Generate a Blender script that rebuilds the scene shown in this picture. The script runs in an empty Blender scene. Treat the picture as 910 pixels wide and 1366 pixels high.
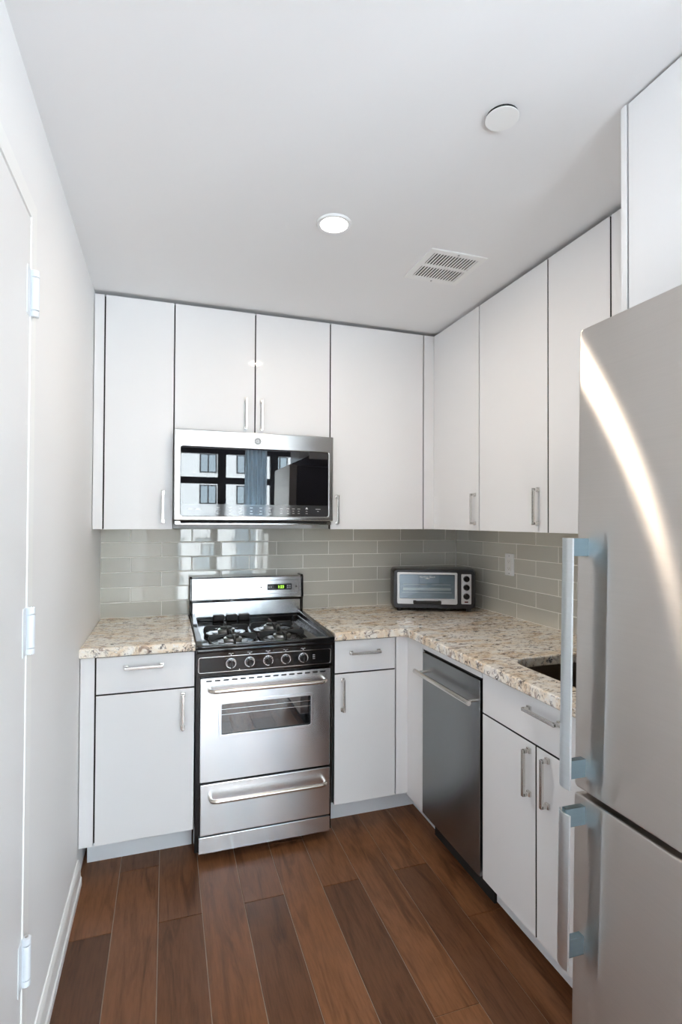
import bpy, bmesh, math, random
from mathutils import Vector, Matrix
random.seed(7)
S = bpy.context.scene
COL = S.collection
PI = math.pi

# ------------------------------------------------------------------ camera
cam_d = bpy.data.cameras.new('camera')
cam = bpy.data.objects.new('camera', cam_d); COL.objects.link(cam)
_yaw, _pitch, _roll = .3163, .0144, .0046
_r = Vector((math.cos(_yaw), -math.sin(_yaw), 0)); _f = Vector((math.sin(_yaw), math.cos(_yaw), 0)); _u = Vector((0, 0, 1))
_f, _u = _f*math.cos(_pitch) + _u*math.sin(_pitch), _u*math.cos(_pitch) - _f*math.sin(_pitch)
_r, _u = _r*math.cos(_roll) + _u*math.sin(_roll), _u*math.cos(_roll) - _r*math.sin(_roll)
_m = Matrix((_r, _u, -_f)).transposed().to_4x4(); _m.translation = Vector((.3167, -2.8994, 1.4112))
cam.matrix_world = _m
cam_d.sensor_fit = 'VERTICAL'; cam_d.sensor_height = 36.0; cam_d.lens = 697.21*36/1366
cam_d.shift_x = (455-450.47)/1366; cam_d.shift_y = (685.77-683)/1366
cam_d.clip_start = .02
S.camera = cam

# ------------------------------------------------------------------ world, light, exposure
S.view_settings.view_transform = 'Standard'; S.view_settings.look = 'None'
S.view_settings.gamma = 1.0; S.view_settings.use_curve_mapping = False
S.view_settings.exposure = 1.05
WORLD_STRENGTH = 9.0
W_ = bpy.data.worlds.new('sky'); S.world = W_; W_.use_nodes = True
_bg = W_.node_tree.nodes['Background']
_bg.inputs[0].default_value = (.84, .925, 1.0, 1); _bg.inputs[1].default_value = WORLD_STRENGTH
S.cycles.max_bounces = 14; S.cycles.diffuse_bounces = 9; S.cycles.glossy_bounces = 6
S.cycles.transparent_max_bounces = 12; S.cycles.transmission_bounces = 8
S.cycles.caustics_reflective = False; S.cycles.caustics_refractive = False
S.cycles.sample_clamp_indirect = 6.0
S.cycles.use_denoising = True
ROOM_X, ROOM_Y, CEIL, JOG = 3.9, -5.2, 2.445, -2.56        # living area width, window wall, ceiling, end of kitchen wall
W = 2.054                                                   # kitchen right wall
WIN = (.40, 3.75, .08, 2.40)                                 # window opening x0 x1 z0 z1
def lamp(name, kind, loc, energy, color=(1, 1, 1), size=.1, rot=(0, 0, 0), size_y=None, shape='DISK'):
    l = bpy.data.lights.new(name, kind); l.energy = energy; l.color = color
    if kind == 'AREA':
        l.shape = shape; l.size = size
        if size_y: l.size_y = size_y
    o = bpy.data.objects.new(name, l); COL.objects.link(o); o.location = loc; o.rotation_euler = rot
    return o
# daylight entering by the window behind the camera (sky portal) 
_p = lamp('window_daylight', 'AREA', ((WIN[0]+WIN[1])/2, ROOM_Y-.12, (WIN[2]+WIN[3])/2), 1, size=WIN[1]-WIN[0], size_y=WIN[3]-WIN[2], rot=(PI/2, 0, 0), shape='RECTANGLE')
_p.data.cycles.is_portal = True
LIGHT_XY = (.860, -1.185)
lamp('downlight_beam', 'AREA', (LIGHT_XY[0], LIGHT_XY[1], CEIL-.012), 3.2, (1.0, .84, .66), .062)

# ------------------------------------------------------------------ material helpers
def mat(name, base=(.8, .8, .8), rough=.5, metal=0., spec=.5, coat=0., aniso=0., emit=None, estr=0., coat_rough=.03):
    m = bpy.data.materials.new(name); m.use_nodes = True
    b = m.node_tree.nodes['Principled BSDF']
    b.inputs['Base Color'].default_value = (*base, 1); b.inputs['Roughness'].default_value = rough
    b.inputs['Metallic'].default_value = metal; b.inputs['Specular IOR Level'].default_value = spec
    b.inputs['Coat Weight'].default_value = coat; b.inputs['Coat Roughness'].default_value = coat_rough
    if emit:
        b.inputs['Emission Color'].default_value = (*emit, 1); b.inputs['Emission Strength'].default_value = estr
    return m
def N(m, t, **kw):
    n = m.node_tree.nodes.new(t)
    for k, v in kw.items(): setattr(n, k, v)
    return n
def Lk(m, a, b): m.node_tree.links.new(a, b)
def bsdf(m): return m.node_tree.nodes['Principled BSDF']
def coords(m, scale=(1, 1, 1), rot=(0, 0, 0)):
    g = N(m, 'ShaderNodeNewGeometry'); mp = N(m, 'ShaderNodeMapping')
    mp.inputs['Scale'].default_value = scale; mp.inputs['Rotation'].default_value = rot
    Lk(m, g.outputs['Position'], mp.inputs['Vector']); return mp.outputs['Vector']
def noise(m, vec, scale, detail=4, rough=.55, dist=0.):
    n = N(m, 'ShaderNodeTexNoise'); n.inputs['Scale'].default_value = scale; n.inputs['Detail'].default_value = detail
    n.inputs['Roughness'].default_value = rough; n.inputs['Distortion'].default_value = dist
    Lk(m, vec, n.inputs['Vector']); return n.outputs['Fac']
def ramp(m, fac, stops):
    r = N(m, 'ShaderNodeValToRGB'); e = r.color_ramp.elements
    while len(e) < len(stops): e.new(.5)
    for k, (p, c) in enumerate(stops):
        e[k].position = p; e[k].color = (*c, 1) if len(c) == 3 else c
    Lk(m, fac, r.inputs['Fac']); return r.outputs['Color']
def mixc(m, fac, a, b, mode='MIX'):
    n = N(m, 'ShaderNodeMix'); n.data_type = 'RGBA'; n.blend_type = mode
    for s, v in ((n.inputs[0], fac), (n.inputs[6], a), (n.inputs[7], b)):
        if hasattr(v, 'is_linked'): Lk(m, v, s)
        elif isinstance(v, (int, float)): s.default_value = v
        else: s.default_value = (*v, 1)
    return n.outputs[2]
def bump(m, h, strength=.1, dist=.002):
    b = N(m, 'ShaderNodeBump'); b.inputs['Strength'].default_value = strength; b.inputs['Distance'].default_value = dist
    Lk(m, h, b.inputs['Height']); Lk(m, b.outputs['Normal'], bsdf(m).inputs['Normal'])
def steel(name, base, rough=.28, aniso=.75, grain=(2, 2, 260), amt=.05, spread=(0, 0, 1)):
    """brushed metal, brushed sideways: highlights spread up and down"""
    m = mat(name, base, rough, 1.0)
    b = bsdf(m); b.inputs['Anisotropic'].default_value = aniso
    t = N(m, 'ShaderNodeCombineXYZ')
    for k in range(3): t.inputs[k].default_value = spread[k]
    Lk(m, t.outputs[0], b.inputs['Tangent'])
    f = noise(m, coords(m, grain), 1.0, 3)
    Lk(m, mixc(m, f, tuple(c*(1-amt) for c in base), tuple(min(1, c*(1+amt)) for c in base)), b.inputs['Base Color'])
    return m

M = {}
M['wall'] = mat('wall_paint', (.84, .84, .845), .55, spec=.3)
bump(M['wall'], noise(M['wall'], coords(M['wall']), 90, 3), .04)
M['ceiling'] = mat('ceiling_paint', (.84, .84, .845), .8, spec=.2)
bump(M['ceiling'], noise(M['ceiling'], coords(M['ceiling']), 60, 3), .04)
M['gloss'] = mat('white_gloss_lacquer', (.82, .82, .825), .03, spec=.5)
M['edge'] = mat('seam_shade', (.012, .012, .012), .7)  # near-black colour standing for the shade inside the cabinet seams
M['carcass'] = mat('white_carcass', (.78, .78, .77), .4)
M['toe'] = mat('toe_kick_white', (.76, .79, .82), .35)
M['trim'] = mat('trim_paint', (.86, .86, .85), .35)
M['door'] = mat('door_paint', (.78, .78, .785), .4)
M['plastic'] = mat('white_plastic', (.85, .86, .87), .3)
M['hinge'] = mat('hinge_paint', (.70, .74, .78), .35)
M['badge'] = mat('badge_metal', (.30, .30, .29), .35, .8)
M['nickel'] = steel('brushed_nickel', (.72, .70, .67), .26, .3)
M['handle_steel'] = steel('oven_handle_steel', (.66, .61, .55), .24, .2)
M['steel'] = steel('brushed_steel', (.77, .78, .80), .25, .85)
M['steel_warm'] = steel('brushed_steel_microwave', (.57, .57, .565), .25, .85)
M['fridge'] = steel('brushed_steel_fridge', (.63, .60, .575), .29, 1.0, (3, 1.5, 330), .035)
def narrow_brush(m, rough, aniso):
    nt = m.node_tree; b = bsdf(m); out = [n for n in nt.nodes if n.type == 'OUTPUT_MATERIAL'][0]
    gl = nt.nodes.new('ShaderNodeBsdfAnisotropic'); gl.distribution = 'BECKMANN'
    gl.inputs['Roughness'].default_value = rough; gl.inputs['Anisotropy'].default_value = aniso
    t = nt.nodes.new('ShaderNodeCombineXYZ'); t.inputs[1].default_value = 1.0
    nt.links.new(t.outputs[0], gl.inputs['Tangent'])
    nt.links.new(b.inputs['Base Color'].links[0].from_socket, gl.inputs['Color']); nt.links.new(gl.outputs[0], out.inputs[0])
narrow_brush(M['fridge'], .29, .81)
M['fridge_handle'] = steel('satin_aluminium', (.70, .75, .78), .34, .2)
M['bracket'] = steel('daylight_blue_bracket', (.22, .31, .36), .3, .2)  # blue daylight cast put into the bracket colour
M['dw'] = steel('dark_brushed_steel', (.27, .28, .285), .27, .75)
M['black'] = mat('black_enamel', (.010, .010, .011), .07, spec=.5)
M['black_matte'] = mat('black_cast_iron', (.012, .012, .012), .5)
M['rubber'] = mat('dark_rubber', (.02, .02, .02), .7)
M['gap'] = mat('dark_gap', (.006, .006, .006), .8)
M['glass_dark'] = mat('dark_mirror_glass', (.006, .006, .008), .012, spec=.5)
bsdf(M['glass_dark']).inputs['IOR'].default_value = 1.75
M['oven_glass'] = mat('oven_window_glass', (.02, .025, .03), .03, spec=.5)
bsdf(M['oven_glass']).inputs['IOR'].default_value = 3.0
M['chrome'] = mat('chrome', (.8, .8, .8), .1, 1.0)
M['aluminium'] = mat('burner_aluminium', (.72, .70, .68), .35, 1.0)
M['mark'] = mat('white_print', (.75, .75, .75), .5)
M['mark_grey'] = mat('grey_print', (.32, .33, .34), .5)
M['screen'] = mat('dark_screen', (.01, .015, .015), .1)
M['digit'] = mat('green_digits', (.1, .3, .05), .5, emit=(.45, 1.0, .06), estr=1.6)
M['lens'] = mat('lit_lamp_lens', (1, 1, 1), .5, emit=(1.0, .93, .82), estr=9.0)
M['gun'] = mat('gunmetal_plastic', (.040, .040, .044), .28, .5)
M['silver'] = mat('silver_paint', (.60, .60, .61), .35, .6)
M['tray'] = mat('toaster_tray', (.62, .60, .56), .3, .8)
M['sink'] = steel('sink_steel', (.24, .20, .165), .35, .2)
M['curtain'] = mat('curtain_cloth', (.75, .80, .84), .8)
M['mullion'] = mat('dark_window_frame', (.015, .016, .018), .4)
M['facade'] = mat('pale_facade', (.78, .77, .75), .8)
M['far_window'] = mat('far_window_glass', (.34, .40, .43), .1)
# sheer cloth: half of the light passes
_nt = M['curtain'].node_tree; _o = [n for n in _nt.nodes if n.type == 'OUTPUT_MATERIAL'][0]
_tl = _nt.nodes.new('ShaderNodeBsdfTranslucent'); _tl.inputs[0].default_value = (.80, .88, .93, 1); _mx = _nt.nodes.new('ShaderNodeMixShader'); _mx.inputs[0].default_value = .6
_nt.links.new(bsdf(M['curtain']).outputs[0], _mx.inputs[1]); _nt.links.new(_tl.outputs[0], _mx.inputs[2]); _nt.links.new(_mx.outputs[0], _o.inputs[0])
# thin clear glass that lets daylight through
def clear(name, tint, fac):
    m = bpy.data.materials.new(name); m.use_nodes = True; nt = m.node_tree; nt.nodes.clear()
    o = nt.nodes.new('ShaderNodeOutputMaterial'); mx = nt.nodes.new('ShaderNodeMixShader')
    tr = nt.nodes.new('ShaderNodeBsdfTransparent'); gl = nt.nodes.new('ShaderNodeBsdfGlossy')
    tr.inputs[0].default_value = (*tint, 1); gl.inputs['Roughness'].default_value = .02
    mx.inputs[0].default_value = fac
    nt.links.new(tr.outputs[0], mx.inputs[1]); nt.links.new(gl.outputs[0], mx.inputs[2]); nt.links.new(mx.outputs[0], o.inputs[0])
    return m
M['pane'] = clear('window_glass', (.97, .98, .98), .04)
M['toaster_glass'] = clear('toaster_door_glass', (.80, .85, .88), .06)

# granite: cream with tan and brown clouds, grey and black flecks
g = M['granite'] = mat('granite', (.7, .6, .5), .12, spec=.5)
v = coords(g, (1, 1.7, 1), (0, 0, .25))
c0 = ramp(g, noise(g, v, 7, 6, .65, .8), [(.30, (.62, .45, .30)), (.42, (.84, .70, .53)), (.54, (.93, .87, .77)), (.70, (.91, .90, .87))])
f1 = ramp(g, noise(g, v, 17, 8, .74, 1.2), [(.52, (0, 0, 0)), (.62, (.9, .9, .9))])
c1 = mixc(g, f1, c0, (.30, .20, .15))
f2 = ramp(g, noise(g, coords(g, (1, 1.3, 1), (.4, .1, .3)), 38, 8, .78, .6), [(.54, (0, 0, 0)), (.60, (1, 1, 1))])
c2 = mixc(g, f2, c1, (.10, .085, .085))
f3 = ramp(g, noise(g, coords(g, (1, 1, 1), (.2, .9, .1)), 60, 5, .7), [(.58, (0, 0, 0)), (.66, (1, 1, 1))])
c3 = mixc(g, f3, c2, (.90, .88, .85))
Lk(g, c3, bsdf(g).inputs['Base Color'])

# wood floor planks: tone per plank from a mesh attribute, grain along y
w_ = M['wood'] = mat('walnut_plank', (.1, .05, .03), .36, spec=.25)
at = N(w_, 'ShaderNodeAttribute'); at.attribute_name = 'tone'
sep = N(w_, 'ShaderNodeSeparateColor'); Lk(w_, at.outputs['Color'], sep.inputs[0])
cmb = N(w_, 'ShaderNodeCombineXYZ')
ml = N(w_, 'ShaderNodeMath', operation='MULTIPLY'); ml.inputs[1].default_value = 37.0; Lk(w_, sep.outputs[1], ml.inputs[0])
Lk(w_, ml.outputs[0], cmb.inputs[2])
va = N(w_, 'ShaderNodeVectorMath', operation='ADD'); Lk(w_, coords(w_, (1, .11, 1)), va.inputs[0]); Lk(w_, cmb.outputs[0], va.inputs[1])
gr = noise(w_, va.outputs[0], 22, 7, .6, 1.1)
gr2 = noise(w_, va.outputs[0], 120, 4, .6, .3)
tone = ramp(w_, sep.outputs[0], [(0., (.085, .040, .023)), (.5, (.205, .088, .040)), (1., (.31, .135, .058))])
cw = mixc(w_, ramp(w_, gr, [(.36, (.52, .48, .46)), (.5, (1, 1, 1)), (.66, (1.0, 1.0, 1.0))]), tone, tone)
cw = mixc(w_, 1.0, tone, ramp(w_, gr, [(.33, (.50, .46, .44)), (.5, (.95, .93, .92)), (.68, (1., 1., 1.))]), 'MULTIPLY')
cw = mixc(w_, .55, cw, ramp(w_, gr2, [(.35, (.62, .60, .58)), (.6, (1, 1, 1))]), 'MULTIPLY')
Lk(w_, cw, bsdf(w_).inputs['Base Color'])
bump(w_, gr2, .08, .001)
M['grout_floor'] = mat('floor_grout', (.34, .27, .21), .8)

# glass subway tile
t_ = M['tile'] = mat('grey_glass_tile', (.33, .325, .285), .025, spec=.5, coat=.3, coat_rough=.02)
at = N(t_, 'ShaderNodeAttribute'); at.attribute_name = 'tone'
Lk(t_, mixc(t_, 1.0, (.60, .585, .525), at.outputs['Color'], 'MULTIPLY'), bsdf(t_).inputs['Base Color'])
M['grout'] = mat('tile_grout', (.90, .885, .83), .8)

# ------------------------------------------------------------------ mesh helpers
class MB:
    def __init__(s): s.bm = bmesh.new(); s.mi = 0
    def _merge(s, b, mtx=None):
        if mtx is not None: bmesh.ops.transform(b, matrix=mtx, verts=b.verts)
        me = bpy.data.meshes.new('tmp'); 
        for f in b.faces: f.material_index = s.mi
        b.to_mesh(me); b.free(); s.bm.from_mesh(me); bpy.data.meshes.remove(me); return s
    def box(s, x0, x1, y0, y1, z0, z1, bev=.0, seg=2, mtx=None):
        b = bmesh.new(); bmesh.ops.create_cube(b, size=1)
        for v in b.verts: v.co = Vector(((x0+x1)/2+v.co.x*(x1-x0), (y0+y1)/2+v.co.y*(y1-y0), (z0+z1)/2+v.co.z*(z1-z0)))
        if bev > 0:
            bev = min(bev, abs(x1-x0)*.45, abs(y1-y0)*.45, abs(z1-z0)*.45)
            bmesh.ops.bevel(b, geom=b.edges[:], offset=bev, segments=seg, profile=.5, affect='EDGES')
        return s._merge(b, mtx)
    def cyl(s, p, q, r, r2=None, n=24, bev=0.):
        p, q = Vector(p), Vector(q); d = q-p; b = bmesh.new()
        bmesh.ops.create_cone(b, cap_ends=True, segments=n, radius1=r, radius2=r if r2 is None else r2, depth=d.length)
        if bev > 0:
            ed = [e for e in b.edges if abs(e.verts[0].co.z-e.verts[1].co.z) < 1e-6]
            bmesh.ops.bevel(b, geom=ed, offset=bev, segments=2, profile=.5, affect='EDGES')
        return s._merge(b, Matrix.Translation((p+q)/2) @ d.to_track_quat('Z', 'Y').to_matrix().to_4x4())
    def lathe(s, c, prof, n=32, mtx=None):
        b = bmesh.new(); rings = []
        for r, z in prof:
            rings.append([b.verts.new((r*math.cos(2*PI*k/n), r*math.sin(2*PI*k/n), z)) for k in range(n)])
        for a, d in zip(rings, rings[1:]):
            for k in range(n): b.faces.new((a[k], a[(k+1) % n], d[(k+1) % n], d[k]))
        b.faces.new(rings[0][::-1]); b.faces.new(rings[-1])
        bmesh.ops.remove_doubles(b, verts=b.verts, dist=1e-6); bmesh.ops.recalc_face_normals(b, faces=b.faces)
        m = Matrix.Translation(Vector(c))
        return s._merge(b, m @ mtx if mtx is not None else m)
    def tube(s, pts, r, n=12):
        pts = [Vector(p) for p in pts]; b = bmesh.new(); rings = []; up = None
        for k, p in enumerate(pts):
            d = (pts[min(k+1, len(pts)-1)]-pts[max(k-1, 0)]).normalized()
            if up is None: up = d.orthogonal().normalized()
            up = (up-d*up.dot(d)).normalized(); sd = d.cross(up)
            rings.append([b.verts.new(p+(up*math.cos(2*PI*j/n)+sd*math.sin(2*PI*j/n))*r) for j in range(n)])
        for a, d in zip(rings, rings[1:]):
            for j in range(n): b.faces.new((a[j], a[(j+1) % n], d[(j+1) % n], d[j]))
        b.faces.new(rings[0][::-1]); b.faces.new(rings[-1]); bmesh.ops.recalc_face_normals(b, faces=b.faces)
        return s._merge(b)
    def prism(s, loops, depth, bev=0., mtx=None, res=2):
        """filled 2D outline (first loop) with holes, extruded 0..depth along +Z, edges rounded"""
        cu = bpy.data.curves.new('tmp', 'CURVE'); cu.dimensions = '2D'; cu.fill_mode = 'BOTH'
        for lp in loops:
            sp = cu.splines.new('POLY'); sp.points.add(len(lp)-1); sp.use_cyclic_u = True
            for p, c in zip(sp.points, lp): p.co = (c[0], c[1], 0, 1)
        cu.extrude = depth/2-bev; cu.bevel_depth = bev; cu.bevel_resolution = res
        if bev: cu.offset = -bev
        o = bpy.data.objects.new('tmp', cu); COL.objects.link(o)
        dg = bpy.context.evaluated_depsgraph_get(); me = bpy.data.meshes.new_from_object(o.evaluated_get(dg))
        b = bmesh.new(); b.from_mesh(me); bpy.data.objects.remove(o); bpy.data.curves.remove(cu); bpy.data.meshes.remove(me)
        bmesh.ops.remove_doubles(b, verts=b.verts, dist=1e-5)
        bmesh.ops.translate(b, verts=b.verts, vec=(0, 0, depth/2)); bmesh.ops.recalc_face_normals(b, faces=b.faces)
        return s._merge(b, mtx)
    def text(s, body, size, mtx, depth=.0006, align='CENTER'):
        cu = bpy.data.curves.new('tmp', 'FONT'); cu.body = body; cu.size = size; cu.align_x = align; cu.align_y = 'CENTER'; cu.extrude = depth/2
        o = bpy.data.objects.new('tmp', cu); COL.objects.link(o)
        dg = bpy.context.evaluated_depsgraph_get(); me = bpy.data.meshes.new_from_object(o.evaluated_get(dg))
        b = bmesh.new(); b.from_mesh(me); bpy.data.objects.remove(o); bpy.data.curves.remove(cu); bpy.data.meshes.remove(me)
        return s._merge(b, mtx)
    def build(s, name, mats, parent=None, smooth=True):
        if not isinstance(mats, (list, tuple)): mats = [mats]
        off = Vector((0, 0, 0)); p = parent
        while p is not None: off += p.location; p = p.parent
        if off.length: bmesh.ops.translate(s.bm, verts=s.bm.verts, vec=-off)
        me = bpy.data.meshes.new(name); s.bm.to_mesh(me); s.bm.free()
        for m in mats: me.materials.append(m)
        if smooth:
            for f in me.polygons: f.use_smooth = True
            try: me.set_sharp_from_angle(angle=math.radians(32))
            except Exception: pass
        o = bpy.data.objects.new(name, me); COL.objects.link(o)
        if smooth:
            wn_ = o.modifiers.new('flat_normals', 'WEIGHTED_NORMAL'); wn_.weight = 100; wn_.keep_sharp = True
        if parent is not None: o.parent = parent
        return o
def empty(name, loc, label, cat, group=None):
    o = bpy.data.objects.new(name, None); COL.objects.link(o); o.location = loc; o.empty_display_size = .05
    return tag(o, label, cat, group)
def tag(o, label=None, cat=None, group=None, kind=None):
    if label: o['label'] = label
    if cat: o['category'] = cat
    if group: o['group'] = group
    if kind: o['kind'] = kind
    return o
def struct(name, mb, m, parent=None):
    o = mb.build(name, m, parent)
    if parent is None: o['kind'] = 'structure'
    return o
def rrect(x0, x1, y0, y1, r, n=6):
    out = []
    for cx, cy, a in ((x1-r, y1-r, 0), (x0+r, y1-r, PI/2), (x0+r, y0+r, PI), (x1-r, y0+r, 3*PI/2)):
        for k in range(n+1): out.append((cx+r*math.cos(a+PI/2*k/n), cy+r*math.sin(a+PI/2*k/n)))
    return out
def rect(x0, x1, y0, y1): return [(x0, y0), (x1, y0), (x1, y1), (x0, y1)]
# frames for flat things: local (u, v, w) -> world
def front(y):      # u = x, v = z, w towards -y
    return Matrix(((1, 0, 0, 0), (0, 0, -1, y), (0, 1, 0, 0), (0, 0, 0, 1)))
def facing_left(x):  # u = -y (towards the camera), v = z, w towards -x
    return Matrix(((0, 0, -1, x), (-1, 0, 0, 0), (0, 1, 0, 0), (0, 0, 0, 1)))

# ------------------------------------------------------------------ room shell
T = .1
struct('wall_back', MB().box(-T, W+T, 0, T, 0, CEIL), M['wall'])
struct('wall_right', MB().box(W, W+T, JOG, 0, 0, CEIL).box(W, ROOM_X+T, JOG, JOG+T, 0, CEIL).box(ROOM_X, ROOM_X+T, ROOM_Y, JOG, 0, CEIL), M['wall'])
DY1, DY0 = -1.440, -2.44          # rough opening of the door in the left wall
DH = 2.182
struct('wall_left', MB().box(-T, 0, DY1, 0, 0, CEIL).box(-T, 0, ROOM_Y, DY0, 0, CEIL).box(-T, 0, DY0, DY1, DH, CEIL), M['wall'])
x0, x1, z0, z1 = WIN
struct('wall_front', MB().box(-T, x0, ROOM_Y-T, ROOM_Y, 0, CEIL).box(x1, ROOM_X+T, ROOM_Y-T, ROOM_Y, 0, CEIL)
       .box(x0, x1, ROOM_Y-T, ROOM_Y, 0, z0).box(x0, x1, ROOM_Y-T, ROOM_Y, z1, CEIL), M['wall'])
struct('ceiling', MB().box(-T, ROOM_X+T, ROOM_Y-T, T, CEIL, CEIL+T), M['ceiling'])
# floor: planks .15 x 1.22 with fine grout lines
fb = bmesh.new(); lay = fb.verts.layers.float_color.new('tone')
cuts = {0: [-.94, -2.16], 1: [-.62, -1.84], 2: [-.943, -2.16], 3: [-1.80, -.58], 4: [-.940, -2.15], 5: [-1.90, -.625], 6: [-.945, -2.16], 7: [-1.553, -.33], 8: [-.94, -2.16], 9: [-1.25, -.2]}
tones = {(0, 0): .50, (0, 1): .12, (1, 0): .35, (1, 1): .45, (2, 0): .38, (2, 1): .28, (3, 0): .3, (3, 1): .52, (3, 2): .4, (4, 0): .48, (4, 1): .24,
         (5, 0): .5, (5, 1): .68, (6, 0): .62, (6, 1): .25, (7, 0): .6, (7, 1): .66, (7, 2): .7, (8, 0): .75, (8, 1): .30, (9, 0): .6, (9, 1): .72, (9, 2): .6}
def plank(xa, xb, ya, yb, tone):
    h = .0012; bv = .0008
    lo = [fb.verts.new((x, y, -.004)) for x, y in ((xa, ya), (xb, ya), (xb, yb), (xa, yb))]
    hi = [fb.verts.new((x, y, 0)) for x, y in ((xa+bv, ya+bv), (xb-bv, ya+bv), (xb-bv, yb-bv), (xa+bv, yb-bv))]
    fs = [fb.faces.new(hi)] + [fb.faces.new((lo[k], lo[(k+1) % 4], hi[(k+1) % 4], hi[k])) for k in range(4)]
    sd = random.random()
    for v in lo+hi: v[lay] = (tone, sd, 0, 1)
    for f in fs: f.material_index = 0
for c in range(27):
    xa, xb = c*.1505, c*.1505+.1505
    cs = sorted(cuts.get(c, [-.3-random.random()*.6]), reverse=True)
    while cs[-1] > ROOM_Y-T: cs.append(cs[-1]-1.22)
    ys = [0]+cs
    for k in range(len(ys)-1):
        tone = tones.get((c, k), random.uniform(.2, .75))
        plank(max(0, xa)+.0009, min(ROOM_X, xb)-.0009, max(ROOM_Y, ys[k+1])+.0009, ys[k]-.0009, tone) if ys[k] > ROOM_Y+.02 and xa < ROOM_X-.02 else None
me = bpy.data.meshes.new('floor'); fb.to_mesh(me); fb.free()
b2 = bmesh.new(); b2.from_mesh(me); bmesh.ops.create_cube(b2, size=1, matrix=Matrix.Translation(((ROOM_X)/2, ROOM_Y/2, -.0525)) @ Matrix.Diagonal((ROOM_X+2*T, -ROOM_Y+2*T, .1, 1)))
for f in b2.faces:
    if len(f.verts) == 4 and all(v.co.z < -.0024 for v in f.verts): f.material_index = 1
b2.to_mesh(me); b2.free()
me.materials.append(M['wood']); me.materials.append(M['grout_floor'])
fl = bpy.data.objects.new('floor', me); COL.objects.link(fl); fl['kind'] = 'structure'

# baseboards: stepped profile, from the base cabinet to the door frame and beyond
def baseboard(name, y0, y1):
    mb = MB(); prof = [(0, 0), (.017, 0), (.017, .028), (.013, .034), (.012, .078), (.008, .090), (.004, .098), (0, .098)]
    mb.prism([prof], y1-y0, 0, Matrix(((1, 0, 0, .0), (0, 0, -1, y1), (0, 1, 0, 0), (0, 0, 0, 1))))
    return struct(name, mb, M['trim'])
baseboard('baseboard_left', DY1, -.648)

# door in the left wall: steel frame, flush leaf, three hinges
d1 = struct('door_1', MB().box(-.045, .001, DY0+.048, DY1-.0485, .008, 2.1345, .0015), M['door'])
MB().prism([[(DY0-.004, .001), (DY0+.045, .001), (DY0+.045, 2.1385), (DY1-.045, 2.1385), (DY1-.045, .001), (DY1+.004, .001), (DY1+.004, DH+.004), (DY0-.004, DH+.004)]], T-.004, .0015,
           Matrix(((0, 0, 1, -T+.0075), (1, 0, 0, 0), (0, 1, 0, 0), (0, 0, 0, 1)))).build('door_frame', M['trim'], d1)
for zt in (2.012, 1.204, .424):
    yb = -1.4855
    h = MB().box(.0005, .003, yb-.032, yb-.003, zt-.114, zt, .001).build('hinge', M['hinge'], d1)
    k = MB().cyl((.0105, yb+.004, zt-.1125), (.0105, yb+.004, zt-.098), .0098, bev=.0015).cyl((.0105, yb+.004, zt-.0965), (.0105, yb+.004, zt-.018), .0098, bev=.001)
    k.cyl((.0105, yb+.004, zt-.0165), (.0105, yb+.004, zt-.0005), .0098, bev=.0015)
    k.box(0, .010, yb-.002, yb+.012, zt-.112, zt-.001, .001).build('hinge_barrel', M['hinge'], h)
    MB().cyl((.0105, yb+.004, zt-.114), (.0105, yb+.004, zt+.001), .004).build('hinge_pin', M['chrome'], h)

# big window behind the camera, dark frame, daylight view of the facade across the street
wn = struct('window_1', MB().box(x0, x1, ROOM_Y-.09, ROOM_Y-.01, z0, z0+.07).box(x0, x1, ROOM_Y-.09, ROOM_Y-.01, z1-.07, z1)
            .box(x0, x0+.06, ROOM_Y-.09, ROOM_Y-.01, z0+.07, z1-.07).box(x1-.06, x1, ROOM_Y-.09, ROOM_Y-.01, z0+.07, z1-.07), M['mullion'])
for xm in (1.035, 1.76, 2.75): MB().box(xm-.055, xm+.055, ROOM_Y-.085, ROOM_Y-.015, z0+.07, z1-.07).build('mullion', M['mullion'], wn)
MB().box(x0+.06, x1-.06, ROOM_Y-.08, ROOM_Y-.02, 1.92, 2.01).build('transom', M['mullion'], wn)
MB().box(x0+.05, x1-.05, ROOM_Y-.053, ROOM_Y-.047, z0+.06, z1-.06).build('window_pane', M['pane'], wn)
# curtain beside the mullion: pleated sheet with real thickness
def curtain(xa, xb, label):
    mb = MB(); n = 40; yb = ROOM_Y+.10; lp = []
    for k in range(n+1): lp.append((xa+(xb-xa)*k/n, yb+.03*math.sin(k*.75)))
    for k in range(n, -1, -1): lp.append((xa+(xb-xa)*k/n, yb+.003+.03*math.sin(k*.75)))
    mb.prism([lp], 2.36, 0, Matrix.Translation((0, 0, .03)))
    return tag(mb.build('curtain', M['curtain']), label, 'curtain', 'curtains at the window behind')
curtain(1.33, 1.64, 'pale blue grey curtain mirrored in the middle of the microwave door glass')
rod = MB().cyl((.05, ROOM_Y+.10, 2.405), (3.8, ROOM_Y+.10, 2.405), .012)
for xx in (.08, 1.95, 3.75): rod.box(xx-.008, xx+.008, ROOM_Y, ROOM_Y+.10, 2.398, 2.412)
tag(rod.build('curtain_rod', M['mullion']), 'dark curtain rod above the big window behind the viewpoint', 'curtain rod')
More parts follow.
